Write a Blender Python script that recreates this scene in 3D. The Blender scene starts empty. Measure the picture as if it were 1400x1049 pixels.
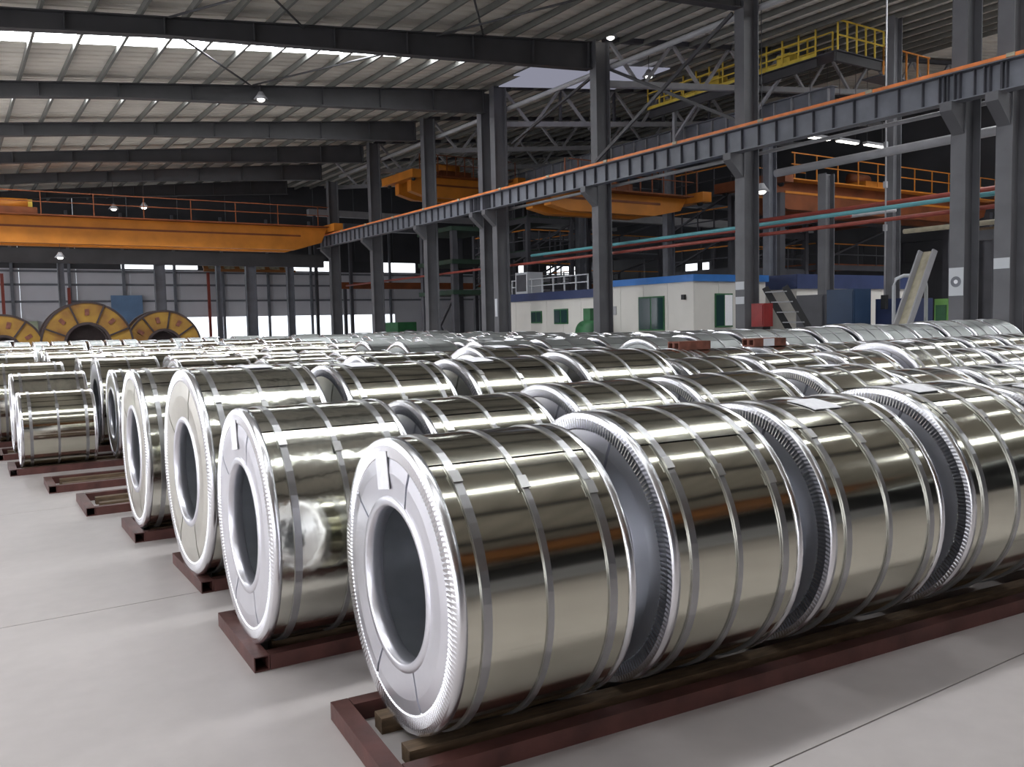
import bpy, bmesh, math, random
from mathutils import Matrix, Vector, noise
random.seed(7)
S = bpy.context.scene
COL = S.collection
PI = math.pi
R = math.radians

# ------------------------------------------------------------------ camera
cd = bpy.data.cameras.new('camera'); cam = bpy.data.objects.new('camera', cd); COL.objects.link(cam)
cd.sensor_width = 36.0; cd.lens = 36.0 * 1177.6 / 1400.0; cd.clip_start = 0.05; cd.clip_end = 400
right = Vector((0.8354291, -0.54913905, -0.02246158))
down = Vector((-0.05778385, -0.04711967, -0.99721651))
fwd = Vector((0.54655214, 0.83440161, -0.07109651))
m = Matrix((right, -down, -fwd)).transposed().to_4x4(); m.translation = Vector((0, 0, 1.77))
cam.matrix_world = m
S.camera = cam

# ------------------------------------------------------------------ world, exposure
w = bpy.data.worlds.new('overcast_sky'); S.world = w; w.use_nodes = True
w.node_tree.nodes['Background'].inputs[0].default_value = (0.86, 0.93, 1.0, 1)
w.node_tree.nodes['Background'].inputs[1].default_value = 2.2
S.view_settings.view_transform = 'Standard'; S.view_settings.look = 'None'
S.view_settings.exposure = 0.0; S.view_settings.gamma = 1.0; S.view_settings.use_curve_mapping = False
S.cycles.max_bounces = 7; S.cycles.diffuse_bounces = 4; S.cycles.glossy_bounces = 4
S.cycles.sample_clamp_indirect = 6.0; S.cycles.use_denoising = True
S.cycles.caustics_reflective = False; S.cycles.caustics_refractive = False
SKY_LIGHT = 18.0      # daylight through the translucent roof strips, plus the added right bay ones
SIDE_LIGHT = 6.2     # daylight through the tall side windows
BACK_LIGHT = 2.2

# ------------------------------------------------------------------ materials
def nt(name):
    mt = bpy.data.materials.new(name); mt.use_nodes = True
    return mt, mt.node_tree, mt.node_tree.nodes['Principled BSDF']
def mat(name, col, rough=0.5, metal=0.0, var=0.0, scale=3.0, bump=0.0, bscale=40.0, col2=None, spec=0.5, stretch=None, rvar=0.0):
    mt, t, b = nt(name)
    b.inputs['Base Color'].default_value = (*col, 1); b.inputs['Roughness'].default_value = rough
    b.inputs['Metallic'].default_value = metal; b.inputs['Specular IOR Level'].default_value = spec
    tc = t.nodes.new('ShaderNodeTexCoord'); out = tc.outputs['Object']
    if stretch:
        mp = t.nodes.new('ShaderNodeMapping'); mp.inputs['Scale'].default_value = stretch
        t.links.new(out, mp.inputs['Vector']); out = mp.outputs['Vector']
    if var > 0 or col2:
        n = t.nodes.new('ShaderNodeTexNoise'); n.inputs['Scale'].default_value = scale; n.inputs['Detail'].default_value = 5
        t.links.new(out, n.inputs['Vector'])
        cr = t.nodes.new('ShaderNodeValToRGB')
        c2 = col2 if col2 else tuple(max(0, c * (1 - var)) for c in col)
        c1 = col if col2 else tuple(min(1, c * (1 + var)) for c in col)
        cr.color_ramp.elements[0].position = 0.32; cr.color_ramp.elements[1].position = 0.68
        cr.color_ramp.elements[0].color = (*c2, 1); cr.color_ramp.elements[1].color = (*c1, 1)
        t.links.new(n.outputs['Fac'], cr.inputs['Fac']); t.links.new(cr.outputs['Color'], b.inputs['Base Color'])
        if rvar > 0:
            mr = t.nodes.new('ShaderNodeMapRange'); mr.inputs[3].default_value = rough - rvar; mr.inputs[4].default_value = rough + rvar
            t.links.new(n.outputs['Fac'], mr.inputs[0]); t.links.new(mr.outputs[0], b.inputs['Roughness'])
    if bump > 0:
        n2 = t.nodes.new('ShaderNodeTexNoise'); n2.inputs['Scale'].default_value = bscale; n2.inputs['Detail'].default_value = 3
        t.links.new(out, n2.inputs['Vector'])
        bp = t.nodes.new('ShaderNodeBump'); bp.inputs['Strength'].default_value = bump; bp.inputs['Distance'].default_value = 0.02
        t.links.new(n2.outputs['Fac'], bp.inputs['Height']); t.links.new(bp.outputs['Normal'], b.inputs['Normal'])
    return mt
def emit(name, col, s):
    mt = bpy.data.materials.new(name); mt.use_nodes = True; t = mt.node_tree
    t.nodes.remove(t.nodes['Principled BSDF']); e = t.nodes.new('ShaderNodeEmission')
    e.inputs[0].default_value = (*col, 1); e.inputs[1].default_value = s
    t.links.new(e.outputs[0], t.nodes['Material Output'].inputs[0]); return mt

M = dict(
    galv=mat('galvanized_steel', (0.665, 0.65, 0.555), 0.115, 1.0, 0.05, 2.0, 0.05, 2.4, rvar=0.03),
    galv_wrap=mat('crinkled_wrap_steel', (0.72, 0.72, 0.65), 0.14, 1.0, 0.05, 3.0, 0.34, 4.6, rvar=0.04),
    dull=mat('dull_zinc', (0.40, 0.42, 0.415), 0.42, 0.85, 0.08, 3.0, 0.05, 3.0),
    cover=mat('end_cover_steel', (0.90, 0.90, 0.97), 0.33, 0.9, 0.04, 4.0, 0.03, 8.0),
    cover_cream=mat('cream_end_cover_steel', (0.84, 0.825, 0.76), 0.28, 1.0, 0.06, 3.0, 0.12, 4.0),
    end_dark=mat('gap_darkening_end', (0.10, 0.105, 0.12), 0.45, 0.6, 0.15, 8.0),  # unseen right ends coloured dark so the gaps between coils go darker
    rim=mat('edge_protector_zinc', (0.88, 0.88, 0.92), 0.27, 1.0, 0.03, 6.0),
    bore=mat('coil_core_steel', (0.45, 0.47, 0.50), 0.3, 0.9, 0.1, 6.0),
    strap=mat('strap_steel', (0.42, 0.42, 0.43), 0.3, 0.9, 0.1, 8.0),
    clip=mat('strap_clip_steel', (0.6, 0.6, 0.6), 0.3, 1.0),
    paper=mat('paper', (0.90, 0.90, 0.94), 0.8, 0, 0.04, 30),
    skid=mat('red_oxide_paint', (0.085, 0.031, 0.026), 0.55, 0, 0.35, 6.0, 0.06, 30),
    wood=mat('bearer_timber', (0.13, 0.085, 0.05), 0.75, 0, 0.35, 8.0, 0.1, 40, stretch=(1, 6, 6)),
    brick=mat('rust_brown_paint', (0.17, 0.06, 0.04), 0.7, 0, 0.4, 9.0),
    steel=mat('dark_grey_steel_paint', (0.066, 0.066, 0.078), 0.5, 0, 0.15, 2.0),
    steel2=mat('blue_grey_steel_paint', (0.16, 0.168, 0.195), 0.5, 0, 0.15, 2.0),
    column=mat('column_grey_paint', (0.115, 0.115, 0.125), 0.5, 0, 0.12, 1.5),
    rafter=mat('rafter_dark_paint', (0.060, 0.059, 0.064), 0.55, 0, 0.2, 1.0),
    purlin=mat('purlin_paint', (0.15, 0.15, 0.14), 0.6, 0, 0.1, 2.0),
    roof=mat('roof_sheet', (0.80, 0.775, 0.70), 0.6, 0, 0.10, 0.6),
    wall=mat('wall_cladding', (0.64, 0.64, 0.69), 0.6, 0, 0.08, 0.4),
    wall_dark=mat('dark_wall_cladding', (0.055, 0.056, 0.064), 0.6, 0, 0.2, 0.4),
    lightsteel=mat('light_grey_tube_paint', (0.36, 0.36, 0.38), 0.5, 0, 0.08, 3.0),
    orange=mat('crane_orange_paint', (0.62, 0.22, 0.025), 0.5, 0, 0.15, 1.2),
    orange_rail=mat('conductor_rail_orange', (0.80, 0.24, 0.07), 0.5, 0, 0.2, 3.0),
    crane_brown=mat('weathered_crane_orange', (0.26, 0.105, 0.03), 0.55, 0, 0.3, 0.6),
    crane_red=mat('crane_rust_red', (0.20, 0.055, 0.016), 0.55, 0, 0.3, 1.0),
    yellow=mat('safety_yellow', (0.90, 0.66, 0.10), 0.45, 0, 0.1, 4.0),
    reel=mat('reel_ochre_paint', (0.40, 0.235, 0.035), 0.65, 0, 0.5, 1.6, col2=(0.20, 0.085, 0.028)),
    reel_rim=mat('reel_rim_dark', (0.045, 0.03, 0.03), 0.6, 0, 0.3, 4.0),
    black=mat('black_paint', (0.012, 0.012, 0.014), 0.5),
    white=mat('cabin_white_panel', (0.66, 0.64, 0.60), 0.5, 0, 0.04, 1.0),
    sign=mat('sign_plate_white', (0.55, 0.57, 0.60), 0.5),
    wall_blue=mat('faded_blue_panel', (0.16, 0.27, 0.45), 0.5, 0, 0.15, 1.0),
    blue=mat('cabin_roof_blue', (0.03, 0.16, 0.48), 0.45, 0, 0.1, 2.0),
    navy=mat('navy_fascia', (0.03, 0.045, 0.12), 0.5, 0, 0.1, 2.0),
    cabinet=mat('cabinet_blue', (0.018, 0.045, 0.10), 0.45, 0, 0.1, 2.0),
    glass_dark=mat('dark_window_glass', (0.02, 0.05, 0.05), 0.1, 0),
    green=mat('machine_green', (0.03, 0.13, 0.05), 0.5, 0, 0.2, 3.0),
    dark_green=mat('dark_green_plate', (0.02, 0.045, 0.028), 0.5, 0, 0.2, 3.0),
    pale_green=mat('pale_green_panel', (0.42, 0.47, 0.34), 0.5, 0, 0.1, 1.0),
    lime=mat('light_green_paint', (0.15, 0.36, 0.08), 0.5, 0, 0.1, 3.0),
    red=mat('fire_red', (0.24, 0.014, 0.014), 0.45, 0, 0.15, 3.0),
    redpipe=mat('pipe_red', (0.26, 0.05, 0.035), 0.5, 0, 0.15, 3.0),
    teal=mat('pipe_teal', (0.12, 0.36, 0.40), 0.5, 0, 0.1, 3.0),
    tan=mat('tan_timber', (0.42, 0.38, 0.28), 0.6, 0, 0.2, 5.0),
    fascia=emit('glowing_soffit_panel', (0.75, 0.76, 0.95), 0.34),  # weak glow put in to brighten the panel, in place of daylight
    sky_panel=emit('roof_strip_glow', (0.95, 0.98, 1.0), SKY_LIGHT),
    side_window=emit('daylit_side_window', (0.93, 0.95, 1.0), SIDE_LIGHT),
    back_window=emit('daylit_window', (0.92, 0.96, 1.0), BACK_LIGHT),
    bulb=emit('lamp_glow', (1.0, 0.96, 0.88), 6.0),
    joint=mat('slab_joint', (0.16, 0.155, 0.15), 0.9),
)
def floor_mat():
    mt, t, b = nt('polished_concrete')
    geo = t.nodes.new('ShaderNodeNewGeometry')
    n1 = t.nodes.new('ShaderNodeTexNoise'); n1.inputs['Scale'].default_value = 0.55; n1.inputs['Detail'].default_value = 6
    n2 = t.nodes.new('ShaderNodeTexNoise'); n2.inputs['Scale'].default_value = 7.0; n2.inputs['Detail'].default_value = 8
    for n in (n1, n2): t.links.new(geo.outputs['Position'], n.inputs['Vector'])
    mx = t.nodes.new('ShaderNodeMath'); mx.operation = 'MULTIPLY_ADD'; mx.inputs[1].default_value = 0.35
    t.links.new(n2.outputs['Fac'], mx.inputs[0]); t.links.new(n1.outputs['Fac'], mx.inputs[2])
    cr = t.nodes.new('ShaderNodeValToRGB')
    cr.color_ramp.elements[0].position = 0.45; cr.color_ramp.elements[1].position = 0.9
    cr.color_ramp.elements[0].color = (0.435, 0.40, 0.392, 1); cr.color_ramp.elements[1].color = (0.545, 0.502, 0.492, 1)
    t.links.new(mx.outputs[0], cr.inputs['Fac']); t.links.new(cr.outputs['Color'], b.inputs['Base Color'])
    b.inputs['Roughness'].default_value = 0.42; b.inputs['Specular IOR Level'].default_value = 0.35
    return mt
M['floor'] = floor_mat()

# ------------------------------------------------------------------ helpers
def link(name, me, parent=None, loc=(0, 0, 0), rot=(0, 0, 0)):
    o = bpy.data.objects.new(name, me); COL.objects.link(o)
    o.location = loc; o.rotation_euler = rot
    if parent is not None: o.parent = parent
    return o
def tag(o, label=None, cat=None, group=None, kind=None):
    if label: o['label'] = label
    if cat: o['category'] = cat
    if group: o['group'] = group
    if kind: o['kind'] = kind
    return o
def empty(name, label, cat, loc=(0, 0, 0), rz=0.0, group=None):
    o = link(name, None, None, loc, (0, 0, rz)); o.empty_display_size = 0.2
    return tag(o, label, cat, group)
def mesh(name, verts, faces, mt, smooth=False):
    me = bpy.data.meshes.new(name); me.from_pydata([tuple(v) for v in verts], [], faces)
    me.materials.append(mt)
    if smooth: me.polygons.foreach_set('use_smooth', [True] * len(me.polygons))
    me.update(); return me
BOXF = [(0, 3, 2, 1), (4, 5, 6, 7), (0, 1, 5, 4), (1, 2, 6, 5), (2, 3, 7, 6), (3, 0, 4, 7)]
_bc = {}
def box_mesh(sx, sy, sz, mt):
    k = (round(sx, 4), round(sy, 4), round(sz, 4), mt.name)
    if k not in _bc:
        x, y, z = sx / 2, sy / 2, sz / 2
        v = [(-x, -y, -z), (x, -y, -z), (x, y, -z), (-x, y, -z), (-x, -y, z), (x, -y, z), (x, y, z), (-x, y, z)]
        _bc[k] = mesh('box', v, BOXF, mt)
    return _bc[k]
def box(name, size, loc, mt, parent=None, rot=(0, 0, 0)):
    return link(name, box_mesh(*size, mt), parent, loc, rot)
def bar(name, p, q, a, b, mt, parent=None):
    """rectangular bar from p to q, a = width (sideways), b = height"""
    p, q = Vector(p), Vector(q); d = q - p
    me = box_mesh(a, b, d.length, mt)
    zq = d.to_track_quat('Z', 'Y') if abs(d.normalized().z) > 0.999 else None
    if zq is None:
        z = d.normalized(); x = z.cross(Vector((0, 0, 1))).normalized(); y = z.cross(x)
        rot = Matrix((x, y, z)).transposed().to_euler()
    else: rot = (0, 0, 0)
    return link(name, me, parent, (p + q) / 2, rot)
def tube_mesh(name, pts, r, mt, n=10, closed_ends=True):
    v, f = [], []; pts = [Vector(p) for p in pts]
    up = Vector((0, 0, 1))
    for i, p in enumerate(pts):
        d = ((pts[min(i + 1, len(pts) - 1)] - pts[max(i - 1, 0)])).normalized()
        a = d.cross(up if abs(d.z) < 0.98 else Vector((1, 0, 0))).normalized(); b = d.cross(a)
        rr = r[i] if isinstance(r, (list, tuple)) else r
        for k in range(n):
            t = 2 * PI * k / n; v.append(p + a * rr * math.cos(t) + b * rr * math.sin(t))
    for i in range(len(pts) - 1):
        for k in range(n):
            f.append((i * n + k, i * n + (k + 1) % n, (i + 1) * n + (k + 1) % n, (i + 1) * n + k))
    if closed_ends:
        f.append(tuple(range(n))[::-1]); f.append(tuple((len(pts) - 1) * n + k for k in range(n)))
    return mesh(name, v, f, mt, True)
def tube(name, pts, r, mt, parent=None, n=10):
    return link(name, tube_mesh(name, pts, r, mt, n), parent)
def hollow_mesh(L, s, t, mt):
    """square hollow section along X from 0 to L, outer side s, wall t, open ends"""
    v, f = [], []
    for x in (0, L):
        for q in (s / 2, s / 2 - t):
            v += [(x, -q, -q), (x, q, -q), (x, q, q), (x, -q, q)]
    for k in range(4):
        j = (k + 1) % 4
        f += [(k, j, 8 + j, 8 + k), (4 + j, 4 + k, 12 + k, 12 + j), (k, 4 + k, 4 + j, j), (8 + k, 8 + j, 12 + j, 12 + k)]
    return mesh('hollow_section', v, f, mt)

# ------------------------------------------------------------------ floor
floor = tag(box('floor', (62, 94, 0.1), (16, 13, -0.075), M['joint']), None, None, None, 'structure')
ys = [-34 + 0.2 + 3.75 * i for i in range(25)]; off = (2.2 - ys[0]) % 3.75; ys = [y + off for y in ys]
xs = [-14.5, -3.5, 6.6, 16.5, 26.5, 36.5, 46.5]
for i in range(len(xs) - 1):
    for j in range(len(ys) - 1):
        sx, sy = xs[i + 1] - xs[i] - 0.008, ys[j + 1] - ys[j] - 0.008
        if ys[j + 1] > 60: continue
        box('slab', (sx, sy, 0.06), ((xs[i] + xs[i + 1]) / 2 - 16, (ys[j] + ys[j + 1]) / 2 - 13, 0.045), M['floor'], floor)
yard = tag(box('ground', (120, 60, 0.1), (25, 91, -0.06), M['floor']), None, None, None, 'structure')

# ------------------------------------------------------------------ roof
RZ = lambda x: 9.05 + 0.11 * x          # underside of the roof sheets
SL = math.atan(0.11)
ceiling = tag(link('ceiling', None), None, None, None, 'structure')
RAFTERS = [-27.6, -21.3, -15.0, -8.7, -2.4, 3.9, 10.1, 16.35, 22.7, 29.3, 35.2, 41.0, 46.8, 52.6]
XL, XR = -14.2, 46.0
def roof_piece(name, x0, x1, y0, y1, mt, dz=0.0, ribs=0):
    """a folded sheet: ribs run down the slope (along X)"""
    v, f = [], []; n = max(1, ribs)
    prof = []
    for i in range(n):
        a = y0 + (y1 - y0) * i / n; b = y0 + (y1 - y0) * (i + 1) / n; d = (b - a)
        prof += [(a, 0), (a + d * 0.35, 0), (a + d * 0.42, 0.035), (a + d * 0.62, 0.035), (a + d * 0.69, 0)]
    prof.append((y1, 0))
    for (y, h) in prof: v += [(x0, y, RZ(x0) + dz + h), (x1, y, RZ(x1) + dz + h)]
    for i in range(len(prof) - 1): f.append((2 * i, 2 * i + 1, 2 * i + 3, 2 * i + 2))
    # thin upper skin so that the sheet has thickness
    k = len(v); v += [(x0, y0, RZ(x0) + dz + .08), (x1, y0, RZ(x1) + dz + .08), (x1, y1, RZ(x1) + dz + .08), (x0, y1, RZ(x0) + dz + .08)]
    f.append((k, k + 1, k + 2, k + 3))
    return link(name, mesh(name, v, f, mt), ceiling)
SKY_BAYS = {22.7: (2.15, 1.05), 3.9: (1.6, .85), -2.4: (3.3, .22), 10.1: (2.0, 1.2), -8.7: (2.0, 1.2), 29.3: (1.7, 1.0), 41.0: (1.6, .5)}
edges = [-34.0] + RAFTERS + [58.0]
for i in range(len(edges) - 1):
    a, b = edges[i], edges[i + 1]
    if round(a, 1) not in SKY_BAYS:
        roof_piece('roof_sheet', XL, XR, a, b, M['roof'], 0, max(3, int((b - a) / .42))); continue
    o_, w_ = SKY_BAYS[round(a, 1)]; s0, s1 = a + o_, a + o_ + w_
    roof_piece('roof_sheet', XL, XR, a, s0, M['roof'], 0, 6)
    roof_piece('roof_sheet', XL, XR, s1, b, M['roof'], 0, 8)
    roof_piece('roof_sheet', XL, -9.0, s0, s1, M['roof'], 0, 3)
    east_fill = a < 15; west = round(a, 1) not in (10.1, -8.7)  # right bay strips are unseen, added to brighten the roof there
    if not east_fill: roof_piece('roof_sheet', 15.4, XR, s0, s1, M['roof'], 0, 3)
    else: roof_piece('roof_sheet', 15.4, 20.5, s0, s1, M['roof'], 0, 3); roof_piece('roof_sheet', 42.0, XR, s0, s1, M['roof'], 0, 3)
    if not west: roof_piece('roof_sheet', -9.0, 15.4, s0, s1, M['roof'], 0, 3)
    for x0, x1 in ([(-9.0, 15.4)] if west else []) + ([(20.5, 42.0)] if east_fill else []):
        sk = roof_piece('skylight_or_fill', x0, x1, s0, s1, M['sky_panel'], 0.0, 3)
        sk['label'] = 'bright roof strip'

ORD = ['first', 'second', 'third', 'fourth', 'fifth', 'sixth', 'seventh', 'eighth', 'ninth', 'tenth', 'eleventh', 'twelfth', 'thirteenth', 'fourteenth', 'fifteenth', 'sixteenth', 'seventeenth', 'eighteenth', 'nineteenth', 'twentieth']
# purlins
for k in range(-12, 32):
    x = 3.31 + 1.075 * k
    if x > 36: break
    v, f = [], []
    z = RZ(x)
    pr = [(x - .035, z - .02), (x + .035, z - .02), (x + .035, z - .05), (x - .02, z - .05), (x - .02, z - .17), (x + .035, z - .17), (x + .035, z - .20), (x - .035, z - .20)]
    for y in (-34, 57.8): v += [(p[0] - x, y, p[1] - z) for p in pr]
    for i in range(8): f.append((i, (i + 1) % 8, 8 + (i + 1) % 8, 8 + i))
    o = link('purlin', mesh('purlin', v, f, M['purlin']), None, (x, 0, z))
    q = 14 - k; tag(o, 'grey roof purlin running lengthwise, %s %s of the column line' % ((ORD + ['twenty-%s' % o for o in ORD])[abs(q)], 'left' if q >= 0 else 'right'), 'purlin', 'roof purlins')

# rafters: tapered I girders
def plate_x(name, prof, y0, y1, mt, parent):
    """prof: list of (x, z) outline, extruded y0..y1"""
    n = len(prof); v = [(x, y0, z) for x, z in prof] + [(x, y1, z) for x, z in prof]
    f = [tuple(range(n))[::-1], tuple(range(n, 2 * n))] + [(i, (i + 1) % n, n + (i + 1) % n, n + i) for i in range(n)]
    return link(name, mesh(name, v, f, mt), parent)
vis = 0
for y in RAFTERS:
    if y >= 22:
        lab = 'dark tapered roof rafter, %s from the front of those in view' % ORD[vis]; vis += 1; g = None
    else: lab = '%s dark roof rafter behind the nearest one in view' % ORD[[q for q in RAFTERS if q < 22][::-1].index(y)]; g = 'rafters above the camera'
    t = empty('rafter', lab, 'rafter', (0, y, 0), 0, g)
    top = lambda x: RZ(x) - 0.20
    bot = lambda x: top(x) - (0.42 + 0.43 * max(0, min(1, (x - 5) / 13.0)) if x < 18.5 else 0.5)
    kn = [XL + .1, -4, 5, 12, 18.2]
    plate_x('web', [(x, top(x)) for x in kn] + [(x, bot(x)) for x in kn[::-1]], -.012, .012, M['rafter'], t)
    plate_x('top_flange', [(x, top(x)) for x in (XL + .1, 18.2)] + [(x, top(x) - .03) for x in (18.2, XL + .1)], -.15, .15, M['rafter'], t)
    plate_x('bottom_flange', [(x, bot(x)) for x in kn] + [(x, bot(x) - .03) for x in kn[::-1]], -.15, .15, M['rafter'], t)
    for x in [2.2 * k + .5 for k in range(-6, 9)]:
        plate_x('stiffener', [(x, top(x) - .03), (x + .02, top(x) - .03), (x + .02, bot(x)), (x, bot(x))], -.13, .13, M['rafter'], t)

# ------------------------------------------------------------------ columns on the crane line
def h_column(name, label, x, y, h, wy=.33, dx=.58, mt=None, bracket=None, group=None, cat='column'):
    mt = mt or M['column']
    t = empty(name, label, cat, (x, y, 0), 0, group)
    box('flange', (.03, wy, h), (-dx / 2 + .015, 0, h / 2), mt, t); box('flange', (.03, wy, h), (dx / 2 - .015, 0, h / 2), mt, t)
    box('web', (dx - .06, .02, h), (0, 0, h / 2), mt, t)
    box('base_plate', (dx + .2, wy + .2, .04), (0, 0, .02), mt, t)
    if bracket:
        zb = bracket
        v = []; prof = [(-dx / 2, zb), (-dx / 2 - .5, zb), (-dx / 2 - .5, zb - .18), (-dx / 2, zb - .62)]
        n = 4
        for yy in (-.13, .13): v += [(p[0], yy, p[1]) for p in prof]
        f = [(3, 2, 1, 0), (4, 5, 6, 7)] + [(i, (i + 1) % 4, 4 + (i + 1) % 4, 4 + i) for i in range(4)]
        link('bracket', mesh('bracket', v, f, mt), t)
    return t
CX = 18.5
colY = [(9.35, 'dark grey steel column at the right edge, small pale plate on it'),
        (10.30, 'dark grey steel column carrying the white plate with a round emblem'),
        (16.33, 'dark grey steel column beside the red hose box'),
        (22.55, 'dark grey steel column just left of the white blue-roofed cabin'),
        (28.8, 'dark grey steel column, right one of the close pair with a pale strip'),
        (29.77, 'dark grey steel column, left one of the close pair behind the girder'),
        (34.65, 'dark grey steel column, next beyond the close pair'),
        (40.5, 'dark grey steel column, second beyond the close pair'),
        (46.1, 'dark grey steel column under the far end of the crane girder')]
GX, GB, GT = 17.93, 6.14, 6.72
for y, lab in colY:
    h_column('steel_column', lab, CX, y, RZ(CX) - .2 if y < 46 else 9.8, bracket=GB)

# crane runway girder with stiffeners and orange conductor rail
g = empty('runway_girder', 'long grey crane runway girder with orange rail along its top', 'girder', (GX, 0, 0))
Y0, Y1 = 5.0, 46.9
box('web', (.02, Y1 - Y0, GT - GB - .05), (0, (Y0 + Y1) / 2, (GB + GT) / 2), M['steel2'], g)
box('top_flange', (.36, Y1 - Y0, .025), (0, (Y0 + Y1) / 2, GT), M['steel2'], g)
box('bottom_flange', (.30, Y1 - Y0, .025), (0, (Y0 + Y1) / 2, GB + .0125), M['steel2'], g)
y = Y0 + .3
while y < Y1:
    box('stiffener', (.20, .016, GT - GB - .04), (0, y, (GB + GT) / 2), M['steel'], g); y += .56
for yy, _ in colY[:2] + colY[4:6]:
    for d in (-.22, -.11, .11, .22): box('stiffener', (.22, .016, GT - GB - .04), (0, yy + d, (GB + GT) / 2), M['steel'], g)
rl = box('crane_rail', (.08, Y1 - Y0, .09), (0.02, (Y0 + Y1) / 2, GT + .058), M['orange_rail'], g); rl['label'] = 'orange crane rail'
rl = box('conductor_rail', (.05, Y1 - Y0, .07), (-.17, (Y0 + Y1) / 2, GT + .048), M['orange_rail'], g); rl['label'] = 'orange conductor bar'
y = 9.0
while y < Y1:
    box('rail_clamp', (.12, .16, .07), (-.17, y, GT + .052), M['tan'], g); y += 3.1

# second runway further right, its columns
g2 = empty('runway_girder', 'higher crane runway girder in the right hand bay behind the columns', 'girder', (27.0, 0, 0))
box('web', (.02, 27.2, .8), (0, 33.4, 9.5), M['steel2'], g2)
box('top_flange', (.36, 27.2, .03), (0, 33.4, 9.9), M['steel2'], g2); box('bottom_flange', (.36, 27.2, .03), (0, 33.4, 9.1), M['steel2'], g2)
for k in range(34): box('stiffener', (.26, .04, .74), (0, 20.0 + .8 * k, 9.5), M['lightsteel'], g2)
far_cols = [(27.0, 17.5, 'brown grey column of the right bay beside the yellow walkway end'), (27.0, 22.7, 'slim blue grey column of the right bay behind the walkway'),
            (27.0, 28.3, 'pale grey column of the right bay under the walkway start'), (27.0, 34.6, 'dark column of the right bay behind the close pair'),
            (27.0, 41.0, 'farthest dark column of the right bay crane line'), (24.0, 17.9, 'grey column of the right bay left of the blue cabinet')]
for x, y, lab in far_cols:
    h_column('bay_column', lab, x, y, 6.3 if x < 25 else 9.0 if y > 18 else 11.6, .3, .45, M['steel2'] if y > 18 else M['column'], cat='column')

# trusses in the right bay
for k, y in enumerate([22.7, 29.3, 35.2, 41.0, 46.8]):
    t = empty('roof_truss', ['grey roof truss of the right bay, nearest of the row', 'light grey zigzag roof truss between two columns below the soffit',
              'grey roof truss, third of the right bay', 'grey roof truss, fourth of the right bay', 'grey roof truss, farthest of the right bay'][k], 'truss', (0, y, 0))
    zb = lambda x: 9.62 + .105 * (x - 19); zt = lambda x: zb(x) + 1.45
    bar('chord', (18.8, 0, zb(18.8)), (45, 0, zb(45)), .22, .2, M['lightsteel'], t)
    bar('chord', (18.8, 0, zt(18.8)), (45, 0, zt(45)), .2, .16, M['steel'], t)
    x = 19.0; up = False
    while x < 43:
        a, b = (x, 0, zt(x)), (x + 1.35, 0, zb(x + 1.35)); c = (x + 2.9, 0, zt(x + 2.9))
        bar('diagonal', a, b, .1, .1, M['lightsteel'], t); bar('diagonal', (x + 1.55, 0, zb(x + 1.55)), c, .1, .1, M['lightsteel'], t)
        if k == 1 and x > 19.5: bar('post', (x, 0, zb(x)), (x, 0, zt(x)), .1, .1, M['steel'], t)
        x += 2.9
# soffit panels under the right bay roof
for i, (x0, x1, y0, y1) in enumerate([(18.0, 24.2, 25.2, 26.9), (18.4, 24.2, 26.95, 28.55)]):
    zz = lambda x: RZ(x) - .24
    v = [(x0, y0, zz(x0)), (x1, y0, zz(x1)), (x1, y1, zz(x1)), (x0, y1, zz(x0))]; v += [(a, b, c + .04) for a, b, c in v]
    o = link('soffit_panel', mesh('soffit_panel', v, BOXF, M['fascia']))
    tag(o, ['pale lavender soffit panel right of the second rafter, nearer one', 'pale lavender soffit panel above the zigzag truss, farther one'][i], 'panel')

# ties and braces
def single(name, label, cat, me_obj, group=None): return tag(me_obj, label, cat, group)
single('tie_tube', 'pale grey longitudinal tie tube along the column heads', 'tie', tube('tie_tube', [(18.95, 10, 10.12), (18.95, 46, 10.12)], .085, M['lightsteel']))
single('wind_brace', 'dark diagonal wind brace rising past the yellow walkway to the column head', 'brace', bar('wind_brace', (18.14, 22.4, 6.95), (18.14, 16.5, 9.9), .06, .1, M['rafter']))
single('wind_brace', 'dark diagonal brace falling from the column head toward the walkway', 'brace', bar('wind_brace', (18.86, 22.4, 10.0), (18.86, 16.5, 7.0), .09, .09, M['rafter']))
single('wind_brace', 'thin dark diagonal brace crossing the zigzag truss', 'brace', bar('wind_brace', (18.86, 28.4, 8.7), (18.86, 22.7, 10.2), .08, .08, M['rafter']))
rb = [((9.8, 16.6), (14.0, 22.5)), ((16.0, 16.6), (12.4, 22.5)), ((9.2, 16.6), (5.0, 22.5)), ((4.2, 16.6), (8.4, 22.5)), ((13, 23), (9, 29)), ((5, 23), (9, 29))]
for i, (a, b) in enumerate(rb):
    single('', ['roof bracing rod rising right in front of the nearest rafter', 'roof bracing rod crossing it in front of the nearest rafter', 'left roof bracing rod sloping away to the left at the top', 'left roof bracing rod sloping away to the right at the top',
            'thin roof bracing rod right of the hanging lamp', 'thin roof bracing rod left of the hanging lamp'][i], 'brace',
           tube('bracing_rod', [(a[0], a[1], RZ(a[0]) - .24 - .07 * (i % 2)), (b[0], b[1], RZ(b[0]) - .24 - .07 * (i % 2))], .03, M['rafter'], n=6))

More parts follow.
